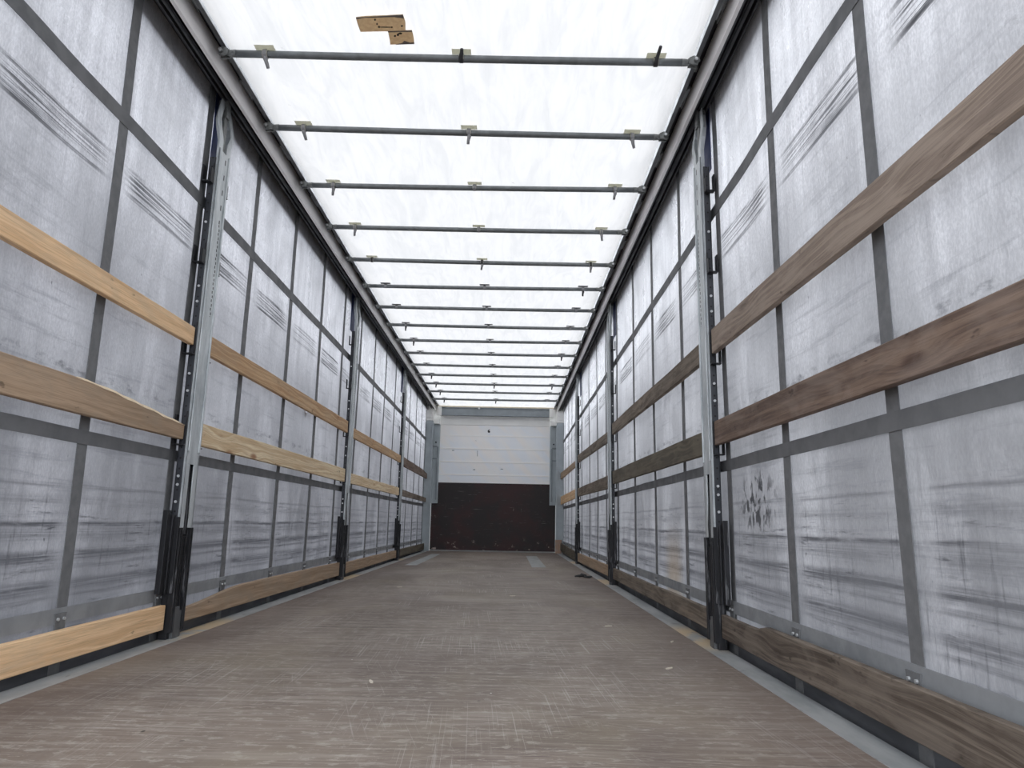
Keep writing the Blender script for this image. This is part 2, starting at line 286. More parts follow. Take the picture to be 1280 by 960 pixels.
M = dict(
    tarp=tarp_mat(), floor=floor_mat(), sill=sill_mat(), galv=galv_mat(), galvs=galv_mat('slotted_galvanised_steel', True), black=black_mat(), perf=perf_mat(),
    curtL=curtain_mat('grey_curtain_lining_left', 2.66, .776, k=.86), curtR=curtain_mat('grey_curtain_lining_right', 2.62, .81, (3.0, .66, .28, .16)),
    strap=simple('dark_grey_webbing', (.165, .168, .172), .6, 0, .3, 25, .3, (.115, .118, .122)),
    belt=simple('grey_welded_belt', (.155, .158, .163), .6, 0, .3, 9, .3, (.10, .103, .108)),
    hem=simple('pale_grey_hem_belt', (.27, .28, .29), .5, 0, .4, 9, c2=(.17, .18, .19)),
    skirt=simple('gap_shaded_curtain_skirt', (.10, .105, .115), .6, 0, .6, 6, c2=(.03, .032, .036), stretch=(1, .4, 2)),  # blotchy; colour darkened to paint in the shade of the gap under the boards
    blue=simple('blue_curtain_fabric', (.035, .055, .17), .5, 0, .2, 8),
    railw=simple('light_anodised_rail', (.92, .90, .89), .35, 0, .2, 4, stretch=(1, .3, 1)),
    railg=simple('dark_grey_rail', (.115, .12, .125), .45, .3, .3, 12),
    railk=simple('dark_curtain_track_metal', (.060, .062, .066), .45, .3, .3, 12),
    raild=simple('black_rail_recess', (.018, .018, .020), .6, 0, .2, 12),
    tube=simple('dull_zinc_tube', (.21, .225, .23), .38, .45, .35, 20),
    joint=simple('cast_zinc_joint', (.24, .25, .245), .4, .5, .5, 60),
    clip=sheer('yellowed_plastic_clip', (.82, .81, .72), (.76, .75, .66), .6),
    hook=simple('grey_plastic_hook', (.33, .33, .34), .5, 0, .3, 40),
    bhook=simple('black_rubber_hook', (.03, .03, .032), .5, 0, .3, 40),
    bolt=simple('bright_bolt_head', (.65, .66, .67), .35, .6, .2, 40),
    grey=simple('grey_painted_steel', (.42, .465, .49), .5, 0, .22, 7),
    greyd=simple('mid_grey_header_steel', (.27, .30, .32), .5, .1, .22, 7),
    white=simple('white_painted_panel', (.90, .895, .87), .45, 0, .08, 5),
    cream=simple('cream_seal_strip', (.70, .62, .48), .6, 0, .2, 9),
    plank=plank_mat(), seam=simple('pale_joint_strip', (.93, .92, .90), .5, 0, .05, 9), kick=kick_mat(),
    rust=simple('rust_stained_steel', (.42, .26, .17), .7, 0, .3, 20, c2=(.36, .36, .36)),
    tape=sheer('brown_adhesive_tape', (.82, .69, .50), (.72, .58, .40), .5), tapeD=simple('dark_tape_edge', (.20, .17, .15), .6, 0, .3, 30),
    ink=simple('black_print', (.03, .025, .02), .6),
    plate=simple('scuffed_floor_plate', (.36, .37, .365), .5, .1, .35, 10),
    chip=simple('pale_wood_chip', (.66, .60, .50), .8), scrap=simple('dark_rubber_scrap', (.04, .04, .042), .7),
    pine=wood_mat('fresh_pine', (.86, .60, .36), (.70, .45, .25), (.24, .11, .055), .7, .25, (.48, .39, .29)),
    pinew=wood_mat('whitish_new_spruce', (.86, .72, .50), (.66, .48, .29), (.34, .16, .08), .9, .1, (.6, .5, .38)),
    pineg=wood_mat('dusty_brown_pine', (.46, .33, .225), (.33, .23, .15), (.16, .10, .07), .5, .5, (.34, .27, .20)),
    pined=wood_mat('honey_pine', (.64, .44, .26), (.46, .28, .15), (.22, .07, .03), .95, .35, (.42, .31, .21)),
    old=wood_mat('weathered_brown_board', (.34, .27, .215), (.22, .170, .138), (.07, .05, .04), .5, .45, (.38, .31, .255)),
    oldr=wood_mat('red_brown_board', (.215, .150, .112), (.120, .082, .064), (.04, .02, .016), .7, .30, (.31, .25, .215), .8),
    oldg=wood_mat('greenish_grey_board', (.150, .128, .095), (.095, .082, .062), (.05, .04, .03), .4, .5, (.185, .160, .120)),
    oldk=wood_mat('dark_stained_old_board', (.185, .150, .120), (.085, .066, .052), (.035, .025, .02), .6, .4, (.24, .20, .165)),
    olds=wood_mat('sandy_old_board', (.235, .19, .145), (.115, .092, .072), (.05, .035, .026), .5, .45, (.27, .225, .18)),
    split=simple('pale_split_wood', (.80, .66, .46), .8, 0, .2, 60),
)

# ---------------------------------------------------------------- geometry helpers
def box(bm, x0, x1, y0, y1, z0, z1, bev=0.):
    g = bmesh.ops.create_cube(bm, size=1)['verts']
    for v in g: v.co = Vector((x0+(x1-x0)*(v.co.x+.5), y0+(y1-y0)*(v.co.y+.5), z0+(z1-z0)*(v.co.z+.5)))
    if bev:
        ed = list({e for v in g for e in v.link_edges})
        bmesh.ops.bevel(bm, geom=ed, offset=bev, segments=2, affect='EDGES', profile=.7)
def tube(bm, pts, r, n=12, cap=True):
    pts = [Vector(p) for p in pts]; rings = []
    rs = r if isinstance(r, (list, tuple)) else [r]*len(pts)
    for i, p in enumerate(pts):
        t = (pts[min(i+1, len(pts)-1)]-pts[max(i-1, 0)]).normalized()
        a = Vector((0, 0, 1)) if abs(t.z) < .9 else Vector((0, 1, 0))
        u = t.cross(a).normalized(); v = t.cross(u)
        rings.append([bm.verts.new(p+rs[i]*(math.cos(2*math.pi*k/n)*u+math.sin(2*math.pi*k/n)*v)) for k in range(n)])
    for a, b in zip(rings, rings[1:]):
        for k in range(n): bm.faces.new((a[k], a[(k+1) % n], b[(k+1) % n], b[k]))
    if cap: bm.faces.new(rings[0][::-1]); bm.faces.new(rings[-1])
def extr(bm, poly, axis, a, b):   # closed polygon extruded along an axis; poly in the other two (in xyz order)
    def P(q, t):
        return {'x': (t, q[0], q[1]), 'y': (q[0], t, q[1]), 'z': (q[0], q[1], t)}[axis]
    A = [bm.verts.new(P(q, a)) for q in poly]; B = [bm.verts.new(P(q, b)) for q in poly]
    n = len(poly); bm.faces.new(A); bm.faces.new(B[::-1])
    for i in range(n): bm.faces.new((A[i], B[i], B[(i+1) % n], A[(i+1) % n]))
def strip(bm, path, wdir, w0, w1, th, tdir):  # ribbon plate following a path
    wdir = Vector(wdir); tdir = Vector(tdir); rings = []
    for p in path:
        p = Vector(p); rings.append([bm.verts.new(p+wdir*a+tdir*b) for a, b in ((w0, 0), (w1, 0), (w1, th), (w0, th))])
    for A, B in zip(rings, rings[1:]):
        for k in range(4): bm.faces.new((A[k], A[(k+1) % 4], B[(k+1) % 4], B[k]))
    bm.faces.new(rings[0]); bm.faces.new(rings[-1][::-1])
def obj(name, bm, mat, parent=None, loc=None, smooth=False):
    bmesh.ops.recalc_face_normals(bm, faces=bm.faces)
    me = bpy.data.meshes.new(name); bm.to_mesh(me); bm.free()
    me.materials.append(M[mat] if isinstance(mat, str) else mat)
    if smooth:
        for p in me.polygons: p.use_smooth = True
    o = bpy.data.objects.new(name, me); COL.objects.link(o)
    if loc: o.location = loc
    if parent: o.parent = parent
    return o
def tag(o, label, cat, group=None, kind=None):
    o['label'] = label
    if cat: o['category'] = cat
    if group: o['group'] = group
    if kind: o['kind'] = kind
    return o
def thing(name, loc, label, cat, group=None):
    o = bpy.data.objects.new(name, None); COL.objects.link(o); o.location = loc; o.empty_display_size = .05
    return tag(o, label, cat, group)
def struct(name, bm, mat, smooth=False, label=None):
    o = obj(name, bm, mat, smooth=smooth); o['kind'] = 'structure'
    if label: o['label'] = label
    return o
def clone(root, loc):
    r = root.copy(); COL.objects.link(r); r.location = loc
    for ch in root.children:
        c = ch.copy(); COL.objects.link(c); c.parent = r
        for g in ch.children:
            d = g.copy(); COL.objects.link(d); d.parent = c
    return r
BM = bmesh.new

# ---------------------------------------------------------------- structure
YB, YE = -.15, 13.85
b = BM(); box(b, -1.20, 1.20, YB, YE, -.03, 0); struct('floor', b, 'floor', label='worn brown plywood trailer floor')
# roof tarpaulin with slight sag between the bows
BOWS = [3.04, 3.70, 4.38, 5.07, 5.76, 6.43, 7.11, 7.80, 8.47, 9.15, 9.88, 10.55, 11.25, 11.97, 12.72]
b = BM(); xs = [-1.100+i*2.232/24 for i in range(25)]; ny = 200; ys = [YB+(13.84-YB)*j/ny for j in range(ny+1)]
G = [[None]*len(xs) for _ in ys]
for j, y in enumerate(ys):
    for i, x in enumerate(xs):
        sag = abs(math.sin((y-3.04)/.683*math.pi))
        z = 2.768+.010*sag*(1-abs(x/1.2)**4)+.005*noise.noise(Vector((x*1.5, y*1.5, 0)))
        G[j][i] = b.verts.new((x, y, z))
for j in range(ny):
    for i in range(len(xs)-1): b.faces.new((G[j][i], G[j][i+1], G[j+1][i+1], G[j+1][i]))
ceil = struct('ceiling', b, 'tarp', True, 'translucent white roof tarpaulin')

# front wall
b = BM(); box(b, -1.36, 1.36, 13.86, 13.90, -.1, 2.9); wf = struct('wall_front', b, 'white', label='front bulkhead of white planks')
zs = [1.285, 1.44, 1.69, 1.945, 2.20, 2.42]
for z0, z1 in zip(zs, zs[1:]):
    b = BM(); box(b, -1.08, 1.07, 13.80, 13.86, z0+.012, z1-.012, .004); obj('plank', b, 'plank', wf)
    b = BM(); box(b, -1.08, 1.07, 13.796, 13.86, z0-.012, z0+.012); obj('joint_strip', b, 'seam', wf)
b = BM(); box(b, -1.08, 1.07, 13.79, 13.86, 2.41, 2.60, .004)
o = obj('top_panel', b, 'white', wf)
b = BM()
t = [b.verts.new(q) for q in ((-.14, 13.796, 2.27), (-.105, 13.796, 2.265), (-.10, 13.796, 2.30), (-.125, 13.796, 2.31), (-.10, 13.796, 2.34), (-.13, 13.796, 2.325), (-.15, 13.796, 2.30))]
f = b.faces.new(t); r = bmesh.ops.extrude_face_region(b, geom=[f]); [setattr(v, 'co', v.co+Vector((0, .004, 0))) for v in r['geom'] if isinstance(v, bmesh.types.BMVert)]
obj('stain', b, 'ink', wf)
for x0, z0, x1 in ((-.83, 1.94, -.79), (-.83, 1.90, -.79), (-.34, 1.80, -.33), (.12, 1.555, .17), (-.41, 1.535, -.37)):
    b = BM(); box(b, x0, x1, 13.797, 13.801, z0, z0+(.11 if x1-x0 < .02 else .014)); obj('scuff_mark', b, 'greyd', wf)
b = BM(); box(b, .66, .76, 13.786, 13.79, 2.50, 2.57); obj('label_plate', b, 'seam', wf)

b = BM(); box(b, -1.19, 1.185, 13.76, 13.784, .02, 1.283, .003)
kb = tag(obj('kick_board', b, 'kick'), 'dark brown scuffed plywood kick board across the lower front wall', 'board')
b = BM(); box(b, -1.18, 1.18, 13.70, 13.755, 0, .018, .003)
tag(obj('threshold_strip', b, 'plate'), 'pale metal strip on the floor at the foot of the dark kick board', 'strip')

# header beam under the roof front
hb = thing('header_beam', (0, 13.68, 2.58), 'grey steel header beam across the top of the front wall', 'beam')
b = BM(); box(b, -1.10, 1.10, 0, .08, 0, .155, .005); box(b, -1.10, 1.10, -.02, 0, 0, .012); box(b, -1.10, 1.10, -.02, 0, .145, .157); obj('beam_body', b, 'greyd', hb)
for s in (-1, 1):
    b = BM(); box(b, s*1.09-.04, s*1.09+.04, -.03, .08, -.01, .165, .004)
    for q in (.02, .07, .12): tube(b, [(s*1.10, -.045, q), (s*1.10, -.03, q)], .012, 8)
    obj('end_bracket', b, 'white', hb)
b = BM(); box(b, -1.14, 1.14, -.02, .10, .160, .185, .004); o = obj('seal_strip', b, 'cream', hb); o['label'] = 'cream coloured seal strip'
b = BM(); tube(b, [(-.32, -.03, .14), (-.32, -.045, .14)], .02, 10); obj('screw_cap', b, 'bolt', hb)

# front corner pillars
for s, side in ((-1, 'left'), (1, 'right')):
    p = thing('corner_pillar', (s*1.27, 13.62, 0), 'grey steel corner pillar at the %s end of the front wall%s' % (side, ', rusty at the foot' if s > 0 else ''), 'pillar', 'front corner pillars')
    b = BM(); box(b, -.075, .075, -.08, .12, 0, 2.45, .006); box(b, -.09, -.06, -.10, -.07, 0, 2.4); box(b, .06, .09, -.10, -.07, 0, 2.4); obj('column', b, 'grey', p)
    b = BM(); x0, x1 = sorted((-s*.075, -s*.20)); box(b, x0, x1, .09, .16, .885, 2.40, .006); obj('side_panel', b, 'grey', p)
    b = BM(); x0, x1 = sorted((-s*.03, -s*.16)); box(b, x0, x1, .07, .09, 1.96, 1.985, .003); box(b, x0, x1, .075, .09, 1.72, 1.745, .003); obj('lashing_bar', b, 'greyd', p)
    b = BM(); x0, x1 = sorted((-s*.155, -s*.18)); box(b, x0, x1, .07, .092, .95, 1.96, .003); obj('edge_channel', b, 'greyd', p)
    b = BM(); tube(b, [(-s*.13, .07, 2.05), (-s*.13, .095, 2.05)], .014, 8); obj('bolt', b, 'black', p)
    for zc in (2.33, 1.88):
        b = BM(); box(b, *sorted((s*.072, s*.096)), -.125, -.08, zc-.06, zc+.06, .004); obj('hinge', b, 'black', p)
    if s > 0:
        b = BM(); box(b, -.098, .02, -.106, -.100, 0, .25, .002); box(b, -.080, -.074, -.104, .10, 0, .20); o = obj('rust_patch', b, 'rust', p); o['label'] = 'orange rust stain'
    b = BM(); box(b, -.08, .08, -.09, .10, 2.45, 2.66, .008); box(b, *sorted((-s*.03, -s*.19)), .02, .14, 2.405, 2.50, .004); tube(b, [(-s*.03, -.11, 2.60), (-s*.03, -.09, 2.60)], .03, 10); box(b, -.05, .05, -.12, -.09, 2.50, 2.53); o = obj('roof_casting', b, 'white', p)

# ---------------------------------------------------------------- side edges and rails
for s, nm, lb in ((-1, 'trim_1', 'left'), (1, 'trim_2', 'right')):
    b = BM(); x0, x1 = sorted((s*1.20, s*1.297)); box(b, x0, x1, YB, YE, -.03, .0015, .001)
    x0, x1 = sorted((s*1.291, s*1.297)); box(b, x0, x1, YB, YE, -.22, -.03)
    x0, x1 = sorted((s*1.297, s*1.350)); box(b, x0, x1, YB, YE, -.23, -.20)
    struct(nm, b, 'sill', label='galvanised floor edge rail along the %s side' % lb)

def disp(s, y, z):
    v = .010*noise.noise(Vector((y*1.1+s*9, z*.5, 1)))+.005*noise.noise(Vector((y*3.2, z*1.1, s*5)))
    return v*min(1, max(0, (2.8-z)/.3))*min(1, max(0, z+.3))
STR = {-1: [.42, 1.14, 1.875, 2.66, 3.39, 4.135, 4.95, 5.755, 6.57, 7.32, 8.15, 8.91, 9.69, 10.45, 11.20, 12.03, 12.77, 13.42],
       1: [.40, 1.12, 1.88, 2.62, 3.35, 4.16, 5.02, 5.85, 6.75, 7.52, 8.33, 9.16, 10.09, 10.88, 11.68, 12.39, 13.11]}
WD = {-1: .062, 1: .062}
for s, side, mt in ((-1, 'left', 'curtL'), (1, 'right', 'curtR')):
    CX = s*1.325
    root = thing('side_curtain', (CX, 0, 0), 'long grey %s side curtain with dark straps, hanging behind the %s posts and boards' % (side, side), 'curtain', 'side curtains')
    b = BM(); ny, nz = 170, 30; th = .004
    ys = [YB+(13.70-YB)*j/ny for j in range(ny+1)]; zs_ = [-.19+(2.83+.19)*k/nz for k in range(nz+1)]
    V = [[b.verts.new((disp(s, y, z), y, z)) for z in zs_] for y in ys]
    for j in range(ny):
        for k in range(nz): b.faces.new((V[j][k], V[j+1][k], V[j+1][k+1], V[j][k+1]))
    fs = b.faces[:]
    r = bmesh.ops.solidify(b, geom=fs, thickness=s*.004)
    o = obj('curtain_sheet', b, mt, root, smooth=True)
    def ribbon(path, wv, hw, off, mat, name, th=.0025):
        bb = BM(); rings = []
        for (y, z) in path:
            ring = []
            for a, d in ((-hw, 0), (hw, 0), (hw, th), (-hw, th)):
                yy, zz = y+wv[0]*a, z+wv[1]*a
                ring.append(bb.verts.new((disp(s, yy, zz)-s*(off+d), yy, zz)))
            rings.append(ring)
        for A, B in zip(rings, rings[1:]):
            for k in range(4): bb.faces.new((A[k], A[(k+1) % 4], B[(k+1) % 4], B[k]))
        bb.faces.new(rings[0]); bb.faces.new(rings[-1][::-1])
        return obj(name, bb, mat, root)
    for y in STR[s]:
        lean = random.uniform(-.012, .012)
        o = ribbon([(y+lean*(z-1.3), z) for z in zs_], (1, 0), WD[s]/2, .006, 'strap', 'vertical_strap')
        # buckle plate with rivets at the strap foot
        bb = BM(); zc = .150
        extr(bb, [(y-.035, zc+.055), (y+.035, zc+.055), (y+.012, zc-.05), (y-.012, zc-.05)], 'x', -s*.010, -s*.016)
        bk = obj('strap_buckle', bb, 'strap', root)
        for d in (-.018, .018):
            bb = BM(); tube(bb, [(-s*.016, y+d, zc+.035), (-s*.022, y+d, zc+.035)], .0055, 8); obj('rivet', bb, 'bolt', bk)
    zu = (lambda y: 2.165-.006*y) if s > 0 else (lambda y: 2.165-.006*y)
    ribbon([(y, zu(y)) for y in ys], (0, 1), .031, .0085, 'belt', 'horizontal_belt')
    ribbon([(y, .838) for y in ys], (0, 1), .026, .0085, 'belt', 'horizontal_belt')
    ribbon([(y, .195) for y in ys], (0, 1), .028, .0085, 'hem', 'hem_belt')
    ribbon([(y, -.03) for y in ys], (0, 1), .10, .004, 'skirt', 'skirt')
    for yc in (3.50, 6.87, 10.26):      # bare blue fabric showing at the post heads
        ribbon([(yc+.035+.02*(2.8-z)*8*(z < 2.8)*0, z) for z in (2.40, 2.45, 2.5, 2.55, 2.6, 2.65, 2.7, 2.75, 2.82)], (1, 0), .095, .004, 'blue', 'blue_patch')

    # roof rail: light inner face, track lips below, sliding roof track above
    FX = 1.172 if s < 0 else 1.205
    rr = thing('roof_rail', (s*FX, 0, 2.70), '%s roof rail, pale inner face over dark curtain tracks, above the %s posts' % (side, side), 'rail', 'roof rails')
    y0, y1 = YB, 13.855
    def bb_(u0, u1, z0, z1, name, mat, ya=y0, yb=y1, bev=0, **kw):
        q = BM(); a, c = sorted((s*u0, s*u1)); box(q, a, c, ya, yb, z0, z1, bev); return obj(name, q, mat, rr)
    q = BM(); a, c = sorted((0, s*.014)); box(q, a, c, y0, y1, 0, .112, .003); box(q, *sorted((0, s*.018)), y0, y1, -.004, .004, .001); box(q, *sorted((0, s*.022)), y0, y1, .106, .116, .002)
    obj('face_plate', q, 'railw', rr)
    q = BM()
    for u in (.030, .052, .090): box(q, *sorted((s*u, s*(u+.012))), y0, y1, .028, .09, .003)
    box(q, *sorted((s*.014, s*.15)), y0, y1, .085, .10); box(q, *sorted((s*.052, s*.075)), y0, y1, .028, .036)
    obj('curtain_track', q, 'railk', rr)
    q = BM(); box(q, *sorted((-s*(FX-(1.107 if s < 0 else 1.143)-.006), s*.20)), y0, y1, .122, .130); box(q, *sorted((s*.16, s*.185)), y0, y1, -.02, .14); obj('rail_body', q, 'raild', rr)
    q = BM(); i0 = FX-(1.107 if s < 0 else 1.143)
    box(q, *sorted((-s*i0, -s*(i0-.022))), y0, y1, .062, .084, .003); box(q, *sorted((-s*(i0-.006), -s*(i0-.012))), y0, y1, .084, .122); obj('sliding_roof_track', q, 'railg', rr)
    for i, yb in enumerate([2.36]+BOWS[:-1]):
        q = BM(); ya = yb+.30
        box(q, *sorted((-s*(i0-.022), -s*.006)), ya, ya+.10, .095, .115, .003); box(q, *sorted((-s*(i0-.02), -s*(i0-.034))), ya-.02, ya+.13, .072, .10, .003); box(q, *sorted((-s*.014, -s*.003)), ya+.08, ya+.19, .10, .121, .002)
        obj('track_bracket', q, 'tube', rr)
        q = BM(); ya = yb+.13; box(q, *sorted((-s*(i0-.024), -s*.012)), ya, ya+.035, .10, .118, .003); obj('slide_block', q, 'joint', rr)
    if s < 0:
        q = BM(); box(q, .0, .012, 10.40, 10.47, -.01, .06, .003); o = obj('reflector_tab', q, 'seam', rr); o['label'] = 'small white tab'

# ---------------------------------------------------------------- roof bows
ordn = ['first', 'second', 'third', 'fourth', 'fifth', 'sixth', 'seventh', 'eighth', 'ninth', 'tenth', 'eleventh', 'twelfth', 'thirteenth', 'fourteenth', 'fifteenth']
HOOK = {0: (-1.2, 1.6, 2.9), 1: (-.9, .1, -1.0), 2: (.1, None, .1), 3: (.1, None, -.2), 4: (None, .1, 0), 5: (None, None, 0), 6: (None, None, None),
        7: (.05, None, None), 8: (.05, None, None), 9: (None, None, .05), 10: (None, None, None), 11: (.05, None, None), 12: (.05, .05, .05), 13: (.05, None, None), 14: (.05, .05, None)}
for i, y in enumerate(BOWS):
    skew = .012*math.sin(i*2.1)
    r = thing('roof_bow', (0, y, 2.735), 'grey tubular roof bow under the white tarpaulin, %s counted from the camera' % ordn[i], 'roof bow', 'roof bows')
    b = BM(); n = 9; xs = [-1.075+2.165*k/(n-1) for k in range(n)]
    tube(b, [(x, skew*x, -.004*(1-(x/1.1)**2)) for x in xs], .0175, 14); obj('tube', b, 'tube', r, smooth=True)
    for s in (-1, 1):
        xe = 1.075 if s < 0 else 1.09
        b = BM(); ye = skew*s*xe
        tube(b, [(s*(xe-.015), ye, 0), (s*(xe+.012), ye, .0), (s*(xe+.035), ye, .004)], [.019, .017, .010], 10)
        for dy in (-.014, .014): extr(b, [(s*(xe+.018), -.016), (s*(xe+.06), -.020), (s*(xe+.07), .012), (s*(xe+.045), .028), (s*(xe+.02), .016)], 'y', ye+dy-.004, ye+dy+.004)
        tube(b, [(s*(xe+.05), ye-.03, 0), (s*(xe+.05), ye+.03, 0)], .010, 8)
        tube(b, [(s*(xe+.02), ye-.006, .010), (s*(xe+.055), ye+.028, .030), (s*(xe+.085), ye+.045, .045)], [.008, .009, .007], 8)
        j = obj('end_joint', b, 'joint', r)
        b = BM(); tube(b, [(s*(xe+.05), ye-.036, 0), (s*(xe+.05), ye-.028, 0)], .008, 6); obj('pin', b, 'bolt', j)
    for k, x in enumerate((-.92, .02, .952)):
        b = BM(); box(b, x-.046, x+.046, skew*x-.036, skew*x+.004, .021, .024, .001)
        tube(b, [(x, skew*x, 0)]*0 or [(x-.012, skew*x, 0), (x+.012, skew*x, 0)], .0205, 12)
        c = obj('clip', b, 'clip' if i < 5 else 'hook', r)
        a = HOOK[i][k]
        if a is not None:
            b = BM()
            if k == 2 and i == 0 or k == 1 and i == 0:
                path = [(x-.004, skew*x, -.021), (x-.002, skew*x-.02, -.012), (x+.002, skew*x-.030, .006), (x+.004, skew*x-(.095 if k == 2 else .05), .013)]
            else:
                path = [(x, skew*x-.003, -.015), (x+.003, skew*x-.005, -.028), (x-.008*max(-1, min(1, a*3)), skew*x+.006, -.045), (x-.014*max(-1, min(1, a*3)), skew*x+.012, -.066)]
            tube(b, path, [.010, .011, .009, .008], 8)
            h = obj('hook', b, 'bhook' if (i == 0 and k > 0) or i > 4 else 'hook', c, smooth=True)
        if i < 5:
            b = BM(); tube(b, [(x-.009, skew*x, 0), (x+.009, skew*x, 0)], .0225, 12); o = obj('clip_band', b, 'bhook' if (i == 0 and k > 0) or i == 4 else 'hook', c)

# ---------------------------------------------------------------- posts
def post(s, loc, label):
    P = thing('curtain_post', loc, label, 'post', 'side posts')
    X = lambda a, c: sorted((s*a, s*c))      # u grows outwards, u=0 is the galvanised face
    b = BM()
    box(b, *X(0, .006), -.070, .070, .80, 2.44, .002); box(b, *X(.0, .010), -.070, -.064, .80, 2.44); box(b, *X(0, .010), .064, .070, .80, 2.44)
    box(b, *X(0, .006), -.070, -.022, .50, .80, .002); box(b, *X(0, .006), .024, .070, .50, .80, .002)
    box(b, *X(0, .010), -.070, -.064, .50, .80); box(b, *X(0, .010), .064, .070, .50, .80)
    box(b, *X(-.006, .0), -.064, -.050, .86, 2.44, .002); box(b, *X(-.006, .0), .050, .064, .86, 2.44, .002)
    obj('inner_channel', b, 'galvs', P)
    b = BM(); box(b, *X(.012, .022), -.020, .020, .46, .80, .003); tube(b, [(s*.004, .0, .47), (s*.002, .0, .56), (s*.010, .0, .70), (s*.014, 0, .78)], .009, 8); obj('release_lever', b, 'black', P)
    b = BM(); box(b, *X(.010, .040), -.076, -.068, .5, 2.38, .002); box(b, *X(.010, .040), .068, .076, .5, 2.38, .002); box(b, *X(.034, .040), -.076, .076, .5, 2.38); 
    pf = obj('outer_profile', b, 'perf', P)
    for z in (.62, .70, .74, 1.15, 1.235, 1.60, 1.68, 2.02):
        for d in (-1, 1):
            b = BM(); tube(b, [(s*.025, d*.074, z), (s*.025, d*.081, z)], .0065, 8); obj('bolt_head', b, 'bolt', pf)
    # black lower housing with ribs
    b = BM(); box(b, *X(.006, .046), -.070, .070, 0, .50, .004)
    for y in (-.066, -.044, -.012, .014, .044, .062): box(b, *X(-.010 if abs(y) > .03 else -.002, .02), y-.005, y+.005, .03, .50 if abs(y) > .03 else .46, .002)
    box(b, *X(.016, .024), -.105, -.07, .205, .56, .003); box(b, *X(.016, .024), .070, .100, .205, .56, .003)
    box(b, *X(.024, .048), -.140, -.105, .205, .58, .003); box(b, *X(.03, .048), .100, .125, .205, .56, .003)
    box(b, *X(-.004, .02), -.082, -.070, .205, .55, .003)
    obj('base_housing', b, 'black', P)
    b = BM(); box(b, *X(-.008, .02), -.042, .010, 0, .14, .003); box(b, *X(-.004, .02), .016, .044, 0, .12, .002); o = obj('foot_plate', b, 'railg', P)
    # curved fork head
    b = BM()
    for d in (-1, 1):
        pts = [(s*.002, d*.045, 2.40), (s*.0, d*.050, 2.50), (s*.002, d*.080, 2.56), (s*.008, d*.082, 2.61), (s*.014, d*.055, 2.67), (s*.018, d*.025, 2.74)]
        strip(b, pts, (0, 1, 0), -.024, .024, .004, (s, 0, 0)); strip(b, [(p[0]+s*.0, p[1]-d*.018, p[2]) for p in pts], (s, 0, 0), 0, .030, .004, (0, 1, 0))
    obj('head_fork', b, 'galv', P)
    b = BM(); box(b, *X(.010, .02), -.020, .020, 2.30, 2.70, .003); box(b, *X(.0, .05), -.02, .02, 2.64, 2.74, .004); obj('roller_hanger', b, 'joint', P)
    # board pockets on both flanks
    for z0, empty in ((2.235, 1), (1.80, 1), (1.332, 0), (.890, 0)):
        for d in (-1, 1):
            b = BM(); h = .14 if not empty else .085
            y0, y1 = sorted((d*.078, d*.112)); ya, yb = sorted((d*.076, d*.083))
            box(b, *X(.008, .014), ya-.002, yb, z0, z0+h+.02, .002)
            box(b, *X(.050, .056), y0, y1, z0, z0+h, .002); box(b, *X(.008, .056), y0, y1, z0-.006, z0, .002)
            if empty: box(b, *X(.008, .012), min(y0+.0, y1), max(y0, y1)-.006, z0, z0+h*.8, .001); box(b, *X(.008, .012), ya, yb+.01*(d > 0)-.01*(d < 0), z0, z0+h)
            obj('board_pocket', b, 'black' if (d*1 < 0 or not empty) else 'joint', P)
    return P
names = ['nearest the camera', 'second from the camera', 'farthest before the front wall']
PY = [3.455, 6.85, 10.25]
for s, side in ((-1, 'left'), (1, 'right')):
    proto = None
    for n_, y in zip(names, PY):
        lb = 'galvanised sliding post with black lower housing, %s side, %s' % (side, n_)
        if proto is None: proto = post(s, (s*1.25, y, 0), lb)
        else: q = clone(proto, (s*1.25, y, 0)); q['label'] = lb

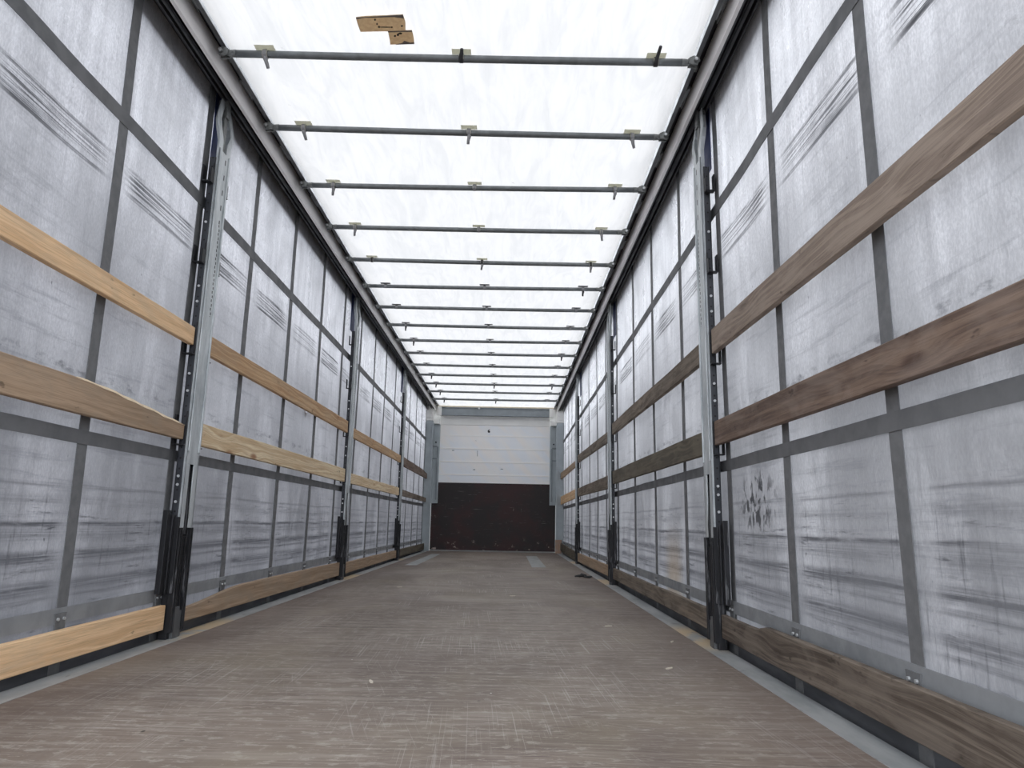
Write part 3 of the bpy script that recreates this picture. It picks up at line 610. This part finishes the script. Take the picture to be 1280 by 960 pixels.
# ---------------------------------------------------------------- wooden side boards
def board(s, y0, y1, zb0, zb1, h0, h1, mat, label, top=None, split=False, wav=.003, bot=None, row='boards'):
    L = y1-y0; n = max(12, int(L*9)); X0, X1 = s*1.266, s*1.292
    o_ = Vector((s*1.279, y0, zb0)); b = BM(); rings = []
    sd = random.uniform(0, 50)
    for k in range(n+1):
        t = k/n; y = y0+L*t; zb = zb0+(zb1-zb0)*t+wav*.5*noise.noise(Vector((y*1.3, sd, 0))); h = h0+(h1-h0)*t
        zt = zb+h+wav*noise.noise(Vector((y*1.7, sd+9, 0)))
        if top: zt += top(y)
        if bot: zb += bot(y)
        xo = s*.004*noise.noise(Vector((y*.8, sd+3, 0)))
        c = .003
        ring = [(X0, zb+c), (X0, zt-c), (X0+s*c, zt), (X1-s*c, zt), (X1, zt-c), (X1, zb+c), (X1-s*c, zb), (X0+s*c, zb)]
        rings.append([b.verts.new(Vector((x+xo, y, z))-o_) for x, z in ring])
    m8 = 8
    for A, B in zip(rings, rings[1:]):
        for k in range(m8): b.faces.new((A[k], A[(k+1) % m8], B[(k+1) % m8], B[k]))
    b.faces.new(rings[0]); b.faces.new(rings[-1][::-1])
    ob = obj('side_board', b, mat, loc=o_)
    tag(ob, label, 'board', row)
    if split:
        b = BM(); a0, a1 = split; pts = []
        N = 26
        for k in range(N+1):
            y = a0+(a1-a0)*k/N; t = (y-y0)/L; zt = zb0+(zb1-zb0)*t+h0+(h1-h0)*t+(top(y) if top else 0)
            wn_ = math.sin(math.pi*min(1, max(0, k/N)))**.4; j = .008*noise.noise(Vector((y*9, 3, 0)))
            pts.append((y, zt+(.002+j*.7)*wn_, zt-.003-abs(j), wn_))
        rr_ = []
        for y, zt, zl, wn_ in pts: rr_.append([b.verts.new(Vector(q)-o_) for q in ((s*1.2655, y, zl), (s*1.272, y, zt+.006*wn_), (s*1.290, y, zt+.013*wn_+.001), (s*1.290, y, zl-.001))])
        for A, B in zip(rr_, rr_[1:]):
            for k in range(4): b.faces.new((A[k], A[(k+1) % 4], B[(k+1) % 4], B[k]))
        b.faces.new(rr_[0]); b.faces.new(rr_[-1][::-1])
        q = obj('split_edge', b, 'split', ob); q['label'] = 'pale splintered edge'
    return ob
BAYS = [(-.12, 3.367), (3.543, 6.762), (6.938, 10.162), (10.338, 13.52)]
rows = ['upper side boards', 'middle side boards', 'bottom side boards']
bay = ['between the camera and the first post', 'between the first and second posts', 'between the second and third posts', 'between the third post and the front wall']
def sm(t): t = max(0, min(1, t)); return t*t*(3-2*t)
def T_L0m(y): return -.050*sm((y-2.5)/.85)+.006*noise.noise(Vector((y*7, 0, 0)))*(y > 2.5)
def T_L1b(y): return -.055*(1-sm((y-3.5)/.9))
def T_R0b(y): return (-.022*sm((y-2.85)/.08)+.005*noise.noise(Vector((y*22, 1, 0)))) if y > 2.8 else 0
def B_L3u(y): return .07*(1-sm((y-10.3)/.35))
def T_L3u(y): return -.03*sm((y-12.6)/.9)
W = [ # side, row, bay, zb0, zb1, h0, h1, mat, look, kwargs
 (-1, 0, 0, 1.385, 1.374, .097, .088, 'pine', 'fresh yellow pine board', {}),
 (-1, 1, 0, .908, .912, .128, .125, 'pineg', 'brown pine board with a pale splintered top edge', dict(top=T_L0m, split=(2.5, 3.373))),
 (-1, 2, 0, .050, .046, .106, .108, 'pine', 'pale pine board close above the floor edge', {}),
 (-1, 0, 1, 1.368, 1.366, .102, .113, 'pined', 'honey coloured pine board with red knots', {}),
 (-1, 1, 1, .902, .901, .113, .123, 'pinew', 'whitish new spruce board', {}),
 (-1, 2, 1, .056, .042, .118, .118, 'pineg', 'brown board with its near end tapering down', dict(top=T_L1b)),
 (-1, 0, 2, 1.350, 1.364, .098, .100, 'pined', 'light pine board', {}),
 (-1, 1, 2, .899, .899, .100, .108, 'pinew', 'whitish spruce board', {}),
 (-1, 2, 2, .041, .042, .104, .098, 'pineg', 'dull brown board', {}),
 (-1, 0, 3, 1.338, 1.334, .133, .128, 'oldr', 'dark red-brown board with a chewed lower corner', dict(bot=B_L3u, top=T_L3u)),
 (-1, 1, 3, .905, .901, .092, .076, 'olds', 'grey-brown board', {}),
 (-1, 2, 3, .042, .028, .102, .112, 'oldg', 'dark greenish grey board', {}),
 (1, 0, 0, 1.350, 1.382, .118, .124, 'old', 'dark weathered brown board', {}),
 (1, 1, 0, .905, .933, .118, .115, 'oldr', 'dark red-brown board with pale worn patches', {}),
 (1, 2, 0, .060, .057, .130, .124, 'oldk', 'old brown board with a split near the post', dict(top=T_R0b)),
 (1, 0, 1, 1.379, 1.396, .110, .110, 'olds', 'brown weathered board', {}),
 (1, 1, 1, .906, .928, .119, .121, 'oldg', 'greenish grey board', {}),
 (1, 2, 1, .062, .058, .098, .096, 'olds', 'sandy brown board', {}),
 (1, 0, 2, 1.360, 1.408, .105, .108, 'olds', 'grey-brown board', {}),
 (1, 1, 2, .898, .930, .130, .115, 'olds', 'brown stained board', {}),
 (1, 2, 2, .058, .036, .099, .119, 'pineg', 'light brown board', {}),
 (1, 0, 3, 1.384, 1.370, .085, .120, 'pineg', 'brown board', {}),
 (1, 1, 3, .925, .900, .130, .146, 'pine', 'light orange pine board', {}),
 (1, 2, 3, .020, .055, .134, .140, 'oldg', 'dark greenish board', {}),
]
for s, r_, k, zb0, zb1, h0, h1, mt, look, kw in W:
    lb = '%s, %s row of the %s wall, %s' % (look, ['upper', 'middle', 'bottom'][r_], 'left' if s < 0 else 'right', bay[k])
    words = lb.split()
    if len(words) > 16: lb = '%s, %s row, %s wall, %s' % (look, ['upper', 'middle', 'bottom'][r_], 'left' if s < 0 else 'right', ['nearest bay', 'second bay', 'third bay', 'farthest bay'][k])
    board(s, *BAYS[k], zb0, zb1, h0, h1, mt, lb, row=rows[r_], **kw)

# ---------------------------------------------------------------- small things
tz = 2.752
def patch(name, poly, label, dark, marks):
    c = Vector((sum(p[0] for p in poly)/len(poly), sum(p[1] for p in poly)/len(poly), tz))
    r = thing(name, c, label, 'tape', 'tape patches on the roof')
    b = BM(); extr(b, [(x-c.x, y-c.y) for x, y in poly], 'z', 0, .003); obj('tape_sheet', b, 'tape', r)
    for q in dark:
        b = BM(); extr(b, [(x-c.x, y-c.y) for x, y in q], 'z', -.0015, 0); obj('curled_edge', b, 'tapeD', r)
    for x0, x1, y0, y1 in marks:
        b = BM(); cx_, cy_ = (x0+x1)/2-c.x, (y0+y1)/2-c.y; n = 9
        extr(b, [(cx_+(x1-x0)/2*math.cos(2*math.pi*k/n)*(1+.3*math.sin(k*5)), cy_+(y1-y0)/2*math.sin(2*math.pi*k/n)) for k in range(n)], 'z', -.002, -.0004); obj('print_mark', b, 'ink', r)
patch('tape_patch', [(-.437, 2.796), (-.40, 2.788), (-.30, 2.780), (-.223, 2.772), (-.219, 2.82), (-.227, 2.879), (-.335, 2.884), (-.435, 2.890), (-.438, 2.84)],
      'larger brown tape patch stuck under the white roof tarpaulin', [[(-.437, 2.796), (-.30, 2.780), (-.223, 2.772), (-.2225, 2.795), (-.265, 2.786), (-.33, 2.791), (-.40, 2.795), (-.436, 2.806)]],
      [(-.345, -.285, 2.851, 2.856), (-.347, -.339, 2.845, 2.860), (-.288, -.282, 2.848, 2.858), (-.242, -.234, 2.838, 2.849), (-.357, -.349, 2.80, 2.812), (-.352, -.346, 2.826, 2.840)])
patch('tape_patch', [(-.308, 2.881), (-.25, 2.877), (-.197, 2.873), (-.195, 2.92), (-.198, 2.966), (-.25, 2.970), (-.312, 2.975), (-.309, 2.93)],
      'smaller brown tape patch overlapping a corner of the larger roof patch', [[(-.285, 2.973), (-.255, 2.962), (-.242, 2.945), (-.215, 2.957), (-.1975, 2.955), (-.198, 2.966), (-.25, 2.970)], [(-.308, 2.881), (-.197, 2.873), (-.197, 2.881), (-.308, 2.888)]],
      [(-.270, -.260, 2.895, 2.912), (-.262, -.244, 2.888, 2.900), (-.285, -.275, 2.906, 2.918)])
for x0, x1, y0, y1, sd in ((-1.00, -.86, 9.2, 12.4, 'left'), (.60, .78, 9.25, 12.3, 'right')):
    b = BM(); v = [(x0, y0), (x1, y0+.03), (x1, y1), (x0, y1)]
    extr(b, v, 'z', 0, .002); o = tag(obj('wear_plate', b, 'plate'), 'flat grey wear plate let into the floor near the front wall, %s of centre' % sd, 'plate', 'floor wear plates')
# rubber scrap by the right edge
r_ = BM(); pts = [(0, 0, .012), (.03, .02, .03), (.07, .0, .022), (.05, -.04, .012), (.10, -.05, .012), (.13, -.02, .014)]
tube(r_, pts, [.012, .014, .012, .010, .012, .008], 8); tube(r_, [(-.04, .02, .012), (.0, -.02, .02), (.06, .03, .012)], [.008, .013, .008], 8)
o = tag(obj('rubber_scrap', r_, 'scrap', loc=(1.04, 7.66, 0), smooth=True), 'crumpled dark rubber scrap on the floor near the right edge', 'scrap')
for (x, y, a), where in zip(((.85, 4.10, .3), (1.09, 3.60, 1.1), (.93, 2.95, .7), (.33, 5.64, .2), (-.18, 2.62, 1.9), (-.62, 6.2, .5)),
        ('right of centre level with the second right post gap', 'beside the foot of the nearest right post', 'close to the right edge in the foreground', 'on the floor centre beyond the first posts', 'in the centre of the foreground', 'left of centre well beyond the first posts')):
    b = BM(); ca, sa = math.cos(a), math.sin(a); q = [(-.022, -.004), (-.004, -.007), (.018, -.004), (.024, .002), (.004, .006), (-.016, .004)]
    extr(b, [(u*ca-v*sa, u*sa+v*ca) for u, v in q], 'z', 0, .004)
    o = tag(obj('wood_chip', b, 'chip', loc=(x, y, 0)), 'small pale wood chip %s' % where, 'wood chip', 'wood chips on the floor')
